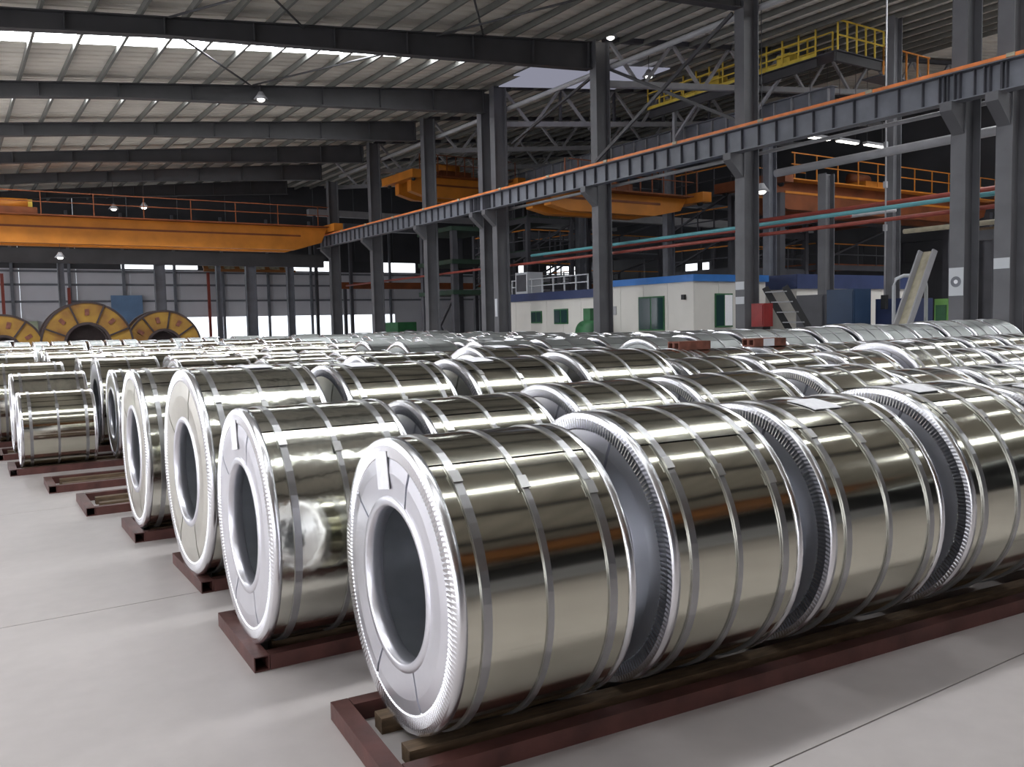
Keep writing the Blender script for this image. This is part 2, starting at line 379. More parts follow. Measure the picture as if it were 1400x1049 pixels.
# pipes along the column line
def pipe(name, label, x, z, y0, y1, r, mt): tag(tube(name, [(x, y0, z), (x, (y0 + y1) / 2, z), (x, y1, z)], r, mt), label, 'pipe')
pipe('pipe', 'thick pale grey pipe passing behind the emblem column', 20.0, 5.82, 5, 16.6, .11, M['lightsteel'])
pipe('pipe', 'slim grey pipe hung just under the runway girder', 19.0, 6.24, 5, 30, .05, M['lightsteel'])
pipe('pipe', 'dark red pipe running behind the columns at mid height', 19.1, 4.03, 5, 46, .05, M['redpipe'])
pipe('pipe', 'teal pipe running above the dark red pipe', 19.4, 4.35, 5, 28, .055, M['teal'])
pipe('pipe', 'tan pipe below the dark red pipe at the right', 19.6, 3.75, 8, 12.4, .06, M['tan'])
pipe('pipe', 'dark red pipe high behind the right columns', 22.6, 4.9, 8, 20, .07, M['redpipe'])

# yellow crane walkway
wk = empty('crane_walkway', 'yellow railed maintenance walkway high under the right roof', 'walkway', (26.0, 19.85, 10.8))
L = 8.6
box('deck', (1.0, L, .05), (.5, L / 2, 0), M['steel'], wk); box('toe_board', (.05, L, .12), (0, L / 2, .06), M['yellow'], wk)
box('deck_beam', (.1, L, .3), (.12, L / 2, -.2), M['rafter'], wk)
n = 13
for k in range(n): box('post', (.05, .05, 1.0), (0.0, L * k / (n - 1), .5), M['yellow'], wk)
for z in (.36, .68, 1.0): box('rail', (.045, L, .045), (0, L / 2, z), M['yellow'], wk)
for k in range(9): box('post', (.05, .05, 1.0), (.95, L * k / 8, .5), M['yellow'], wk)
for z in (.5, 1.0): box('rail', (.045, L, .045), (.95, L / 2, z), M['yellow'], wk)
# cross part of the walkway going right
box('deck', (2.6, .9, .05), (1.3, -.45, 0), M['steel'], wk); box('deck_beam', (2.6, .1, .3), (1.3, -.8, -.2), M['rafter'], wk)
for k in range(6): box('post', (.05, .05, 1.0), (.52 * k, -.9, .5), M['yellow'], wk)
for z in (.5, 1.0): box('rail', (2.6, .045, .045), (1.3, -.9, z), M['yellow'], wk)
box('deck', (3.0, .8, .05), (4.0, -.5, -.5), M['steel'], wk)
for k in range(5): box('post', (.05, .05, 1.0), (2.6 + .7 * k, -.9, 0), M['orange'], wk)
box('rail', (2.9, .045, .045), (4.05, -.9, .5), M['orange'], wk)
for x, y in ((.4, 7.4), (.4, 3.2)): bar('support_post', (x, y, -1.85), (x, y, -.05), .14, .14, M['lightsteel'], wk)
bar('knee_brace', (.4, 7.4, -1.4), (.4, 5.9, -.1), .1, .1, M['lightsteel'], wk); bar('knee_brace', (.4, 3.2, -1.4), (.4, 1.7, -.1), .1, .1, M['lightsteel'], wk)
box('motor_housing', (.5, .6, .5), (.5, 1.6, .28), M['yellow'], wk); box('motor_housing', (.5, .5, .55), (.5, 5.0, .3), M['yellow'], wk)

# ------------------------------------------------------------------ overhead cranes
def crane(label, x0, x1, y, z, depth, gap, mt, mt2, cat='crane'):
    t = empty('bridge_crane', label, cat, (x0, y, z))
    Lx = x1 - x0
    for k, dy in enumerate((0, gap)):
        prof = [(0, .25 * depth), (.9, 0), (Lx - 2.2, 0), (Lx - .75, .35 * depth), (Lx - .4, depth), (0, depth)]
        plate_x('bridge_girder', [(px, pz) for px, pz in prof][::1], dy - .22, dy + .22, mt, t)
        box('girder_seam', (Lx - 2.6, .03, .09), (Lx / 2 - .6, dy - .235, depth * .62), mt2, t)
        box('walk_plate', (Lx - 1, .6, .05), (Lx / 2, dy - .45 if k == 0 else dy + .45, depth + .03), mt2, t)
    for xx in (-.1, Lx - .1):
        box('end_truck', (.5, gap + 2.2, .4), (xx, gap / 2, depth + .0), mt, t)
        for dy in (-.7, gap + .7): link('wheel', tube_mesh('wheel', [(-.06, 0, 0), (.06, 0, 0)], (.13), M['black'], 14), t, (xx, dy, depth - .2))
    tr = box('trolley', (1.8, gap + .5, .35), (Lx * .42, gap / 2, depth + .22), mt2, t)
    link('hoist_drum', tube_mesh('hoist_drum', [(-.6, 0, 0), (.6, 0, 0)], .25, mt, 14), tr, (0, 0, .42))
    box('motor', (.5, .5, .5), (.55, .3, .4), M['yellow'], tr)
    for k in range(12): box('rail_post', (.04, .04, 1.0), (Lx * (k + .5) / 12, -.72, depth + .55), mt2, t)
    box('hand_rail', (Lx - 1, .04, .04), (Lx / 2, -.72, depth + 1.05), mt2, t); box('hand_rail', (Lx - 1, .04, .04), (Lx / 2, -.72, depth + .6), mt2, t)
    return t
crane('orange overhead travelling crane spanning the left bay at the far end', -8, 18.0, 45.0, 5.85, 1.2, 1.5, M['orange'], M['crane_red'])
crane('orange overhead crane in the right bay behind the columns', 19.2, 26.6, 26.6, 5.95, .78, 1.2, M['orange'], M['crane_red'])
crane('orange overhead crane deep in the right bay above the first one', 20.2, 26.5, 40.0, 8.3, 1.0, 1.4, M['orange'], M['crane_red'])
crane('orange overhead crane behind the camera', -9, 17.6, -10.5, 5.85, 1.3, 1.6, M['crane_brown'], M['crane_red'])

# ------------------------------------------------------------------ walls
def wall(name, verts_loc): pass
wb = tag(link('wall_back', None), None, None, None, 'structure')
WY = 58.0
def wpanel(x0, x1, z0, z1, mt, y=WY, th=.12): box('cladding_panel', (x1 - x0, th, z1 - z0), ((x0 + x1) / 2, y, (z0 + z1) / 2), mt, wb)
wins = [(9.3, 13.9), (20.0, 23.6), (26.9, 29.6), (37.0, 39.8), (41.6, 46.0)]
x = -14.2
while x < 46:
    a, b = x, min(x + 3.0, 46.2)
    opening = not (b <= 14.2 or a >= 26.2)
    wpanel(a, b - .02, 2.55 if opening else 0, 5.55, M['wall'])
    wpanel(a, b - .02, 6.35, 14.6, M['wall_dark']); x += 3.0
px = -14.2
for i, (a, b) in enumerate(wins + [(46.2, 46.2)]):
    if a > px: wpanel(px, a, 5.55, 6.35, M['wall_dark'])
    if b > a:
        wn = tag(link('window_%d' % (i + 1), None), None, None, None, 'structure')
        nn = int((b - a) / .9)
        for k in range(nn): box('pane', ((b - a) / nn - .06, .03, .7), (a + (b - a) * (k + .5) / nn, WY, 5.95), M['back_window'], wn)
        box('window_frame', (b - a, .14, .05), ((a + b) / 2, WY, 5.575), M['wall_dark'], wn); box('window_frame', (b - a, .14, .05), ((a + b) / 2, WY, 6.325), M['wall_dark'], wn)
    px = b
for z in (3.6, 4.6, 5.4): box('girt', (60, .1, .12), (16, WY - .12, z), M['steel2'], wb)
for xx in range(-12, 46, 3): box('wall_post', (.16, .16, 9), (xx + .4, WY - .2, 4.5), M['steel2'], wb)
for a, b, z in [(8.6, 10.4, 3.0), (1.0, 4.6, 1.5)]:
    o = box('wall_panel', (b - a, .06, 1.9), ((a + b) / 2, WY - .3, z), M['wall_blue'] if a > 5 else M['pale_green']); tag(o, 'faded blue panel on the far wall behind the ochre reels' if a > 5 else 'pale green panel on the far wall at the left', 'panel')
t = empty('awning', 'brown corrugated awning on the far wall right of the bright windows', 'awning', (13.95, WY - .55, 5.45))
for k in range(18): box('awning_sheet', (.31, .9, .05), (.16 + .33 * k, -.35, .42 + (.03 if k % 2 else 0)), M['tan'] if k % 3 else M['crane_brown'], t, (R(38), 0, 0))
box('awning_beam', (6.0, .12, .16), (3.0, -.7, .05), M['crane_brown'], t)
for k, (xx, hh) in enumerate([(2.9, 5.2), (14.4, 5.4), (6.3, 4.4)]):
    tag(box('pipe_post', (.16, .16, hh), (xx, WY - .5, hh / 2), M['redpipe']), ['red brown post before the far wall at the left', 'red brown post before the far wall right of the reels', 'red brown post before the far wall behind the reels'][k], 'post')
# transverse beam and its columns in front of the far wall
o = box('cross_beam', (34, .3, .75), (2.5, 50.5, 5.72), M['rafter']); tag(o, 'dark cross beam below the orange crane at the far end', 'beam')
for i, x in enumerate([1.8, 5.2, 10.05, 13.2, 15.05, 17.4]):
    h_column('far_column', ['far dark column left of the ochre reels', 'far dark column above the left ochre reel', 'far dark column above the right ochre reel', 'slim far column right of the reels', 'far dark column between the bright door openings', 'far dark column right of the bright door opening'][i],
             x, 50.5, 5.35, .3, [.3, .3, .55, .25, .6, .4][i], M['steel2'])
# left wall with tall windows (off to the left), wall behind the camera, right wall
wl = tag(link('wall_left', None), None, None, None, 'structure')
box('cladding_panel', (.12, 92, 1.0), (XL, 12, .5), M['wall'], wl); box('cladding_panel', (.12, 92, 1.0), (XL, 12, 4.7), M['wall'], wl); box('cladding_panel', (.12, 92, .8), (XL, 12, 7.1), M['wall'], wl)
k = 6
for y0 in range(-30, 56, 6):
    box('cladding_panel', (.12, 1.2, 6.5), (XL, y0 - .6, 3.6), M['wall'], wl)
    wn = tag(link('window_%d' % k, None), None, None, None, 'structure'); k += 1
    for j in range(3):
        box('pane', (.04, 1.5, 3.1), (XL, y0 + .8 + 1.6 * j, 2.6), M['side_window'], wn); box('pane', (.04, 1.5, 1.4), (XL, y0 + .8 + 1.6 * j, 5.95), M['side_window'], wn)
    for j in range(4): box('mullion', (.1, .08, 5.7), (XL, y0 + 1.6 * j, 3.8), M['wall_dark'], wn)
wf = tag(link('wall_front', None), None, None, None, 'structure')
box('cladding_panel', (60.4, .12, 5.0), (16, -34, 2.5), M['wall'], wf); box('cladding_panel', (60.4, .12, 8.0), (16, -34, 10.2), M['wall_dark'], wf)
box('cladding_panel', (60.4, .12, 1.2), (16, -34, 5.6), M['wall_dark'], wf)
wr = tag(link('wall_right', None), None, None, None, 'structure')
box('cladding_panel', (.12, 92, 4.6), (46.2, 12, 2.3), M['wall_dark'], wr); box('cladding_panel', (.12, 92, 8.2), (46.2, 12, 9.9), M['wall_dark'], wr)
wn = tag(link('window_%d' % k, None), None, None, None, 'structure')
for j in range(36): box('pane', (.04, 2.3, 1.1), (46.2, -32 + 2.5 * j, 5.2), M['back_window'] if j % 9 == 4 else M['wall_dark'], wn)
box('cladding_panel', (.1, 92, 1.2), (46.3, 12, 5.2), M['wall_dark'], wr)
gc = crane('rust orange gantry crane far right above the teal pipe', 28, 44.5, 23.6, 6.1, 1.1, 1.5, M['crane_red'], M['orange'])
for xx in (.3, 16.0):
    for yy in (-.3, 1.8): box('leg', (.3, .3, 6.7), (xx, yy, -2.75), M['steel'], gc)
# ------------------------------------------------------------------ coil meshes
def ring_grid(prof, n, fn=None, a0=0.0, a1=2 * PI, cz=0.0):
    """sweep profile [(x, rho)] around the X axis; theta from +Z towards -Y"""
    full = abs(a1 - a0 - 2 * PI) < 1e-6; cnt = n if full else n + 1
    v, f = [], []; m_ = len(prof)
    for i in range(cnt):
        th = a0 + (a1 - a0) * i / n
        for j, (x, rho) in enumerate(prof):
            if fn: x, rho = fn(i, j, th, x, rho)
            v.append((x, -rho * math.sin(th), cz + rho * math.cos(th)))
    for i in range(n):
        i2 = (i + 1) % cnt
        for j in range(m_ - 1): f.append((i * m_ + j, i2 * m_ + j, i2 * m_ + j + 1, i * m_ + j + 1))
    return v, f
def join(parts):
    V, F = [], []
    for v, f in parts:
        k = len(V); V += v; F += [tuple(i + k for i in q) for q in f]
    return V, F
_cm = {}
def cyl_body(r, w, ri, n, nx, seed, dent, mt, seam):
    def dsp(i, j, th, x, rho):
        if dent:
            p = Vector((x * 1.6 + seed * 3.1, math.sin(th) * 2.2, math.cos(th) * 2.2 + seed))
            rho += dent * noise.noise(p) * min(1, 8 * x * (w - x) + .15)
        return x, rho + .005 * (((th - seam) % (2 * PI)) / (2 * PI))
    xs_ = [w * j / nx for j in range(nx + 1)]
    outer = ring_grid([(x, r - .006) for x in xs_], n, dsp, seam, seam + 2 * PI - 1e-5 - .0001, r)
    inner = ring_grid([(w, ri), (w / 2, ri), (0, ri)], n // 2, None, 0, 2 * PI, r)
    fl = ring_grid([(.012, ri), (.012, r - .008)], n // 2, None, 0, 2 * PI, r)
    fr = ring_grid([(w - .012, r - .008), (w - .012, ri)], n // 2, None, 0, 2 * PI, r)
    v, f = join([outer, inner, fl, fr])
    me = mesh('coil_body', v, f, mt, True); me.materials.append(M['bore'])
    no, ni = len(outer[1]), len(inner[1])
    for p in me.polygons:
        if p.index >= no: p.material_index = 1
    return me
def seg_mesh(r, ri, a0, a1, mt, n=20, x=-.002):
    mid = (ri + r) / 2
    v, f = ring_grid([(.014, ri + .015), (x, ri + .015), (x - .008, mid), (x, r - .02), (.014, r - .02)], n, None, a0, a1, r)
    m_ = 5; f.append(tuple(range(m_))); f.append(tuple(n * m_ + j for j in range(m_))[::-1])
    return mesh('end_cover', v, f, mt, False)
def rim_mesh(r, teeth, right=None):
    prof = [(-.003, r - .09), (-.009, r - .078), (-.011, r - .03), (-.006, r - .006), (.004, r + .001), (.032, r + .003), (.033, r - .004)]
    def fn(i, j, th, x, rho):
        if teeth and j < 3: x += (.0018 if i % 2 else -.0018) * (1 if j < 2 else .6)
        if right is not None: x = right - x
        return x, rho
    v, f = ring_grid(prof, 2 * teeth if teeth else 48, fn, 0, 2 * PI, r)
    me = mesh('edge_protector', v, f, M['rim'], True)
    if teeth: me.polygons.foreach_set('use_smooth', [(i % 6) >= 3 for i in range(len(f))])
    return me
def inner_rim_mesh(ri, r, right=None):
    prof = [(-.003, ri + .04), (-.009, ri + .034), (-.010, ri + .006), (-.006, ri - .001), (.07, ri - .004), (.071, ri + .002)]
    v, f = ring_grid(prof, 48, (lambda i, j, th, x, rho: (right - x, rho)) if right else None, 0, 2 * PI, r)
    return mesh('inner_edge_protector', v, f, M['cover'], True)
def strap_mesh(r, x, wd=.03, n=64):
    v, f = ring_grid([(x - wd / 2, r - .004), (x - wd / 2, r + .005), (x + wd / 2, r + .005), (x + wd / 2, r - .004)], n, None, 0, 2 * PI, r)
    return mesh('strap', v, f, M['strap'], False)
def patch_mesh(r, x0, x1, a0, a1, skew=0.0, n=8):
    v, f = ring_grid([(x0, r + .003), (x0, r + .008), (x1, r + .008), (x1, r + .003)], n, lambda i, j, th, x, rho: (x + skew * i / n, rho), a0, a1, r)
    f.append((0, 1, 2, 3)); f.append(tuple(n * 4 + j for j in (3, 2, 1, 0)))
    return mesh('paper_label', v, f, M['paper'], False)
def cache(key, fn):
    if key not in _cm: _cm[key] = fn()
    return _cm[key]
SEAMS = [R(22), R(152), R(207), R(308), R(382)]
def near_coil(label, loc, yaw, r, w, seed, style='lilac', top_label=None, face_label=True, seam=R(32), extras=True, group=None, cream=True):
    ri = .332 * (r / .62) ** .3
    kr, kw = round(r, 2), round(w, 2); r, w = kr, kw
    bm_ = {'lilac': M['galv'], 'cream': M['galv'], 'wrap': M['galv_wrap'], 'dull': M['dull']}[style]
    cv = M['cover_cream'] if style in ('cream', 'wrap') and cream else M['cover']
    root = link('steel_coil', cyl_body(r, w, ri, 112, 14, seed, .0035 if style == 'wrap' else .002, bm_, seam), None, loc, (0, 0, yaw))
    tag(root, label, 'coil', group)
    for q in range(4):
        link('end_cover', cache(('seg', kr, q, cv.name), lambda: seg_mesh(r, ri, SEAMS[q] + .018, SEAMS[q + 1] - .018, cv)), root)
    link('end_cover', cache(('back', kr, kw), lambda: seg_mesh_right(r, ri, w)), root)
    link('edge_protector', cache(('rim', kr), lambda: rim_mesh(r, 180)), root)
    link('edge_protector', cache(('rimr', kr, kw), lambda: rim_mesh(r, 0, w)), root)
    link('inner_edge_protector', cache(('irim', kr), lambda: inner_rim_mesh(ri, r)), root)
    for k, x in enumerate((.115, w / 2 - .01, w - .115)):
        st = link('strap', cache(('strap', kr, round(x, 3)), lambda: strap_mesh(r, x, .036 if k != 1 else .026)), root)
        th = seam + R(5 + 6 * k + 3 * (seed % 3))
        link('strap_clip', box_mesh(.042, .06, .008, M['clip']), st, (x, -(r + .008) * math.sin(th), r + (r + .008) * math.cos(th)), (th, 0, 0))
    if face_label:
        th = R(-9); rho = (r + ri) / 2 + .005
        link('paper_label', box_mesh(.004, .13, .16, M['paper']), root, (-.014, -rho * math.sin(th), r + rho * math.cos(th)), (th, 0, 0))
    if top_label:
        x0, a0 = top_label
        link('paper_label', patch_mesh(r, x0, x0 + .2, a0, a0 + .24, .05), root)
    return root
def seg_mesh_right(r, ri, w):
    v, f = ring_grid([(w - .014, r - .02), (w + .004, r - .02), (w + .008, (r + ri) / 2), (w + .004, ri + .015), (w - .014, ri + .015)], 48, None, 0, 2 * PI, r)
    return mesh('end_cover', v, f, M['end_dark'], False)
def far_coil(label, loc, yaw, r, w, seed, style, group, top_label=True):
    kr, kw = round(r * 50) / 50, round(w * 20) / 20; r, w = kr, kw
    ri = .335; s = seed % 3
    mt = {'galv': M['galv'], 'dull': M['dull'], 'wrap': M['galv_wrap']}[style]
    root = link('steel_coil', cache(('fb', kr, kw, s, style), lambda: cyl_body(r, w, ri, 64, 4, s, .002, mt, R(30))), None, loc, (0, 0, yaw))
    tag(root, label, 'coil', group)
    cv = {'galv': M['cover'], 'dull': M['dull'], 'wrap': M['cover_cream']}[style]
    link('end_cover', cache(('fc', kr, style), lambda: mesh('end_cover', *ring_grid([(.014, ri + .01), (-.003, ri + .01), (-.008, (r + ri) / 2), (-.003, r - .02), (.014, r - .02)], 48, None, 0, 2 * PI, r), cv, False)), root)
    link('end_cover', cache(('back', kr, kw, 'f'), lambda: seg_mesh_right(r, ri, w)), root)
    link('edge_protector', cache(('frim', kr), lambda: rim_mesh(r, 0)), root)
    link('edge_protector', cache(('frimr', kr, kw), lambda: rim_mesh(r, 0, w)), root)
    link('strap', cache(('fst', kr, kw), lambda: strap_mesh(r, w / 2, .03, 48)), root)
    if top_label and seed % 4 == 0:
        link('paper_label', cache(('fl', kr), lambda: patch_mesh(r, .22, .40, R(-4), R(12), .04)), root)
    return root

# ------------------------------------------------------------------ skids
def skid(label, x, y, yaw, length, width=.76, s=.08, group=None):
    t = empty('steel_skid', label, 'skid', (x, y, 0), yaw, group)
    hm = cache(('hb', round(length, 2)), lambda: hollow_mesh(round(length, 2), s, .006, M['skid'])); he = cache(('he', width), lambda: hollow_mesh(width, s, .006, M['skid']))
    link('side_beam', hm, t, (s * .55, -width / 2 + s / 2, s / 2)); link('side_beam', hm, t, (s * .55, width / 2 - s / 2, s / 2))
    link('end_beam', he, t, (0, -width / 2 - .002, s / 2 + .001), (0, 0, PI / 2)); link('end_beam', he, t, (length + s * 1.1, -width / 2, s / 2 + .001), (0, 0, PI / 2))
    for yy in (-.165, .165): box('bearer', (length - .1, .09, .07), (length / 2 + .06, yy, .035), M['wood'], t)
    return t
ZB = .055
def place(row, s): X0, Y0, yw = row; return (X0 + s * math.cos(yw), Y0 + s * math.sin(yw))
rows = [
    (1.535, 3.28, R(-3.7)), (1.31, 4.72, R(-2.5)), (1.36, 6.27, R(-.6)), (1.32, 8.03, R(-1.0))]
coils = [
    [(0, .80, .622), (.985, .76, .636), (1.955, .85, .63), (3.03, .86, .642), (4.15, .88, .61), (5.25, .9, .62)],
    [(0, .80, .637), (.96, .83, .63), (1.96, .84, .645), (2.98, 1.0, .645), (4.28, .9, .65), (5.43, .85, .615), (6.5, .85, .605), (7.6, .9, .61), (8.7, .9, .61)],
    [(0, .84, .72), (1.02, .87, .715), (2.08, .92, .715), (3.18, 1.0, .725), (4.47, .85, .66), (5.5, 1.0, .66), (6.85, .85, .645), (7.85, .85, .69), (8.9, .85, .62), (9.95, .85, .62), (11.0, .85, .62)],
    [(0, .85, .69), (1.03, .85, .69), (2.06, .95, .71), (3.34, .85, .735), (4.4, .85, .70), (5.5, .85, .67), (6.45, 1.0, .66), (7.75, .95, .655), (8.9, .9, .655), (10.0, .9, .66), (11.2, .9, .655), (12.3, .9, .66), (13.4, .9, .66)]]
ROWN = ['front', 'second', 'third', 'fourth']
styles = [['lilac'] * 6, ['wrap'] + ['lilac'] * 8, ['wrap'] + ['cream'] * 3 + ['lilac'] * 7, ['wrap', 'wrap'] + ['cream'] * 3 + ['lilac'] * 8]
tops = {(0, 2): (.28, R(8)), (0, 3): (.12, R(4)), (0, 4): (.2, R(6)), (2, 0): (.36, R(-2)), (2, 1): (.12, R(0)), (2, 2): (.1, R(2)), (2, 3): (.12, R(-8)), (1, 4): (.3, R(-6)), (3, 3): (.2, R(0)), (2, 7): (.3, R(0)), (3, 8): (.3, R(0))}
sd = 0
for ri_, row in enumerate(rows):
    for ci, (s, wd, rr) in enumerate(coils[ri_]):
        x, y = place(row, s); sd += 1
        nm = '%s galvanized steel coil from the left in the %s row' % ('leftmost' if ci == 0 else ORD[ci], ROWN[ri_])
        if ci == 0: nm = 'leftmost galvanized steel coil of the %s row, %s' % (ROWN[ri_], ['its white-labelled face toward the aisle', 'dented shell beside a white-labelled face', 'tall with a cream crumpled face', 'crumpled bright rim around a blue grey bore'][ri_])
        near_coil(nm, (x, y, ZB), row[2] + R(random.uniform(-.4, .4)), rr, wd, sd, styles[ri_][ci], tops.get((ri_, ci)), ri_ < 2 and ci == 0, R(random.uniform(26, 40)) if (ri_, ci) != (0, 0) else R(29), cream=ri_ > 1)
skid('brown steel skid under the front row of coils', 1.36, 3.24, R(-5.2), 5.2)
skid('brown steel skid under the right end of the front row', 6.75, 2.74, R(-5.2), 3.2)
skid('brown steel skid with open tube end under the second row coils', 1.285, 4.765, R(-2.5), 5.2, .84)
skid('brown steel skid continuing the second row to the right', 6.7, 4.53, R(-2.5), 5.0, .84)
skid('brown steel skid under the tall third row coil', 1.38, 6.35, R(-.6), 5.6, .92)
skid('brown steel skid continuing the third row to the right', 7.2, 6.28, R(-.6), 5.6, .92)
skid('brown steel skid under the fourth row coil with the crumpled rim', 1.27, 8.03, R(-1), 5.6, .74)
skid('brown steel skid continuing the fourth row to the right', 7.1, 7.93, R(-1), 8.0, .74)
skid('brown skid end with timber bearer, bare at the aisle, fifth from the front', 1.08, 9.53, R(-1), 6.0, .92)
skid('brown skid continuing the fifth row to the right', 7.3, 9.42, R(-1), 9.0, .92)
skid('bare brown skid end at the aisle, sixth from the front', .90, 11.02, R(-1), 6.0, .76)
skid('brown skid continuing the sixth row to the right', 7.1, 10.9, R(-1), 9.0, .76)
skid('brown skid under the small coil at the left aisle', .62, 12.66, R(-1), 6.0, .8)
skid('brown skid continuing the small coil row to the right', 6.9, 12.55, R(-1), 9.0, .8)
skid('brown skid behind the small coil at the left edge', .55, 14.28, R(-1), 6.0, .8)
skid('farther brown skid at the left edge, second behind the small coil', .5, 15.9, R(-1), 6.0, .8)
skid('brown skid continuing the eighth row to the right', 6.9, 14.2, R(-1), 10.0, .8)

# further rows: (Y, X start, pitch, [r by X])
def far_row(y, x0, x1, pitch, width, rf, stylef, label, group, yaw=R(-1), ordinal=False):
    cnt = 0
    x = x0; i = 0; n0 = x0
    if y > 14.5 or y < 9.45 or x0 > 5 or 27 < y:
        if y > 14.5: skid('brown skid carrying %s' % group, x0 - .15 if y > 17 else 7.0, y if y > 17 else 15.8, yaw, x1 - x0 + .9 if y > 17 else 10.0, .8, .08)
    while x < x1:
        pw = round(width * random.uniform(.95, 1.05) * 20) / 20
        lb = label if not ordinal else label.replace('NTH', ORD[min(cnt, 19)]); cnt += 1
        far_coil(lb, (x, y + (x - x0) * math.tan(yaw), ZB), yaw, rf(x) + random.uniform(-.012, .012), pw, int(x * 7 + y), stylef(x), group)
        x += pitch + (pw - width)
for i, (x, wd, rr) in enumerate([(.72, .86, .48), (1.83, .86, .60)]):
    near_coil(['small low steel coil at the left aisle on a brown skid', 'steel coil with dark bore right behind the small low coil'][i], (x, 12.66, ZB), R(-1), rr, wd, 90 + i, 'wrap' if i else 'lilac', None, False, R(40))
near_coil('steel coil half hidden behind the small low coil', (.74, 14.3, ZB), R(-1), .575, .95, 95, 'wrap', None, False)
near_coil('steel coil at the left edge behind two others', (.62, 15.9, ZB), R(-1), .62, .95, 96, 'lilac', None, False)
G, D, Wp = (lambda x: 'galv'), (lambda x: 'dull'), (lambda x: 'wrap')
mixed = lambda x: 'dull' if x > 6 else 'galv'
far_row(9.48, 2.25, 7.2, 1.06, .86, lambda x: .665, G, 'NTH shiny steel coil from the left of the fifth row', 'coils of the fifth row', ordinal=True)
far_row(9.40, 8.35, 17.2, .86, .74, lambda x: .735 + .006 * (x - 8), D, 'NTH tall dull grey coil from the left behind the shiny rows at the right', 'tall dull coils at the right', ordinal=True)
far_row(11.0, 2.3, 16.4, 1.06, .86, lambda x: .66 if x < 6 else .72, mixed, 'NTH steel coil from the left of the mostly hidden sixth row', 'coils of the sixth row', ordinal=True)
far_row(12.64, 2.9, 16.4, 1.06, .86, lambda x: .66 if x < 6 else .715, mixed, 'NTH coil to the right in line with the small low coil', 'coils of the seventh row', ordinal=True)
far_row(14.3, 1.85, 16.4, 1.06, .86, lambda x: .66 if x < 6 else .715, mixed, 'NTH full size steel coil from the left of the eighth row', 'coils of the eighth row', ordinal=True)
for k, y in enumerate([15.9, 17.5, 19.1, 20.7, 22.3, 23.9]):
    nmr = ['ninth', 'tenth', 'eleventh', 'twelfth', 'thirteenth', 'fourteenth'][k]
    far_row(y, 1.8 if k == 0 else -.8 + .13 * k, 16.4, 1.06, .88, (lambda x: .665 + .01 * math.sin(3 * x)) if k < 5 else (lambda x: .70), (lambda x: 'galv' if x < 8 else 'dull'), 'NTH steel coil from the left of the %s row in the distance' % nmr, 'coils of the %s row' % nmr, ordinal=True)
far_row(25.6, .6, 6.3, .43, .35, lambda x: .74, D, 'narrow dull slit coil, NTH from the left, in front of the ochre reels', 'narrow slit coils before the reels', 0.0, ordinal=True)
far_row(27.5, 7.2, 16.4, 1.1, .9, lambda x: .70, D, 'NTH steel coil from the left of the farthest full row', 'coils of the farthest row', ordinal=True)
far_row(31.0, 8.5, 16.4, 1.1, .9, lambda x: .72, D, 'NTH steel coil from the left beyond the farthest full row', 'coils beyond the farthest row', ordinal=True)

# brown blocks lying on the coils of the fourth row
for i, (x, y, z, L) in enumerate([(7.62, 7.92, 1.37, .52), (8.95, 7.89, 1.37, .60)]):
    t = empty('dunnage_block', ['plain rust brown dunnage block lying on a coil', 'rust brown dunnage block with a white tag lying on a coil'][i], 'block', (x, y, z), R(-3))
    for yy in (-.055, .055): link('timber', hollow_mesh(L, .108, .02, M['brick']), t, (0, yy, .055))
    if i: box('paper_tag', (.2, .006, .1), (.27, -.113, .055), M['paper'], t)

# ------------------------------------------------------------------ ochre reels
def reel(label, x, y, Rr, ri, depth, a_off):
    t = empty('steel_reel', label, 'reel', (x, y, 0))
    c = Rr + .04
    def ann(r0, r1, y0, y1, a0, a1, mt, n, name):
        v, f = [], []
        for i in range(n + 1):
            th = a0 + (a1 - a0) * i / n
            for rr, yy in ((r0, y0), (r1, y0), (r1, y1), (r0, y1)): v.append((rr * math.sin(th), yy, c + rr * math.cos(th)))
        for i in range(n):
            for j in range(4): f.append((i * 4 + j, i * 4 + (j + 1) % 4, (i + 1) * 4 + (j + 1) % 4, (i + 1) * 4 + j))
        if abs(a1 - a0) < 6.2: f += [(0, 1, 2, 3), tuple(n * 4 + j for j in (3, 2, 1, 0))]
        return link(name, mesh(name, v, f, mt), t)
    for k in range(8):
        a = a_off + k * PI / 4
        for yy in (0, depth): ann(ri, Rr - .05, yy, yy + .05, a + .02, a + PI / 4 - .02, M['reel'], 8, 'flange_plate')
        b = a; p = ri + .02
        box('spoke', (.05, .06, Rr - ri - .08), ((ri + Rr) / 2 * math.sin(a), -.015, c + (ri + Rr) / 2 * math.cos(a)), M['reel_rim'], t, (0, a, 0))
        am = a + PI / 8; rm = (ri + Rr) / 2
        box('bolt_plate', (.12, .03, .2), (rm * math.sin(am), -.012, c + rm * math.cos(am)), M['brick'], t, (0, am, 0))
    for yy in (-.02, depth - .02): ann(Rr - .06, Rr, yy, yy + .1, 0, 2 * PI, M['reel_rim'], 48, 'rim')
    for yy in (-.02, depth - .02): ann(ri - .05, ri + .03, yy, yy + .1, 0, 2 * PI, M['reel_rim'], 32, 'hub_ring')
    ann(ri - .03, ri, 0, depth, 0, 2 * PI, M['reel_rim'], 32, 'drum')
    ann(.02, ri - .05, depth * .6, depth * .6 + .04, 0, 2 * PI, M['reel_rim'], 32, 'hole_backing')  # disc added to close the see-through hub so its hole looks dark
    for sx in (-1, 1): box('chock', (.3, depth, .16), (sx * Rr * .42, depth / 2, .08), M['wood'], t)
reel('ochre and brown steel reel, largest and middle of the three', 3.75, 30.0, 1.34, .66, .9, R(-22))
reel('ochre steel reel at the right of the three', 6.15, 30.6, 1.20, .55, .9, R(10))
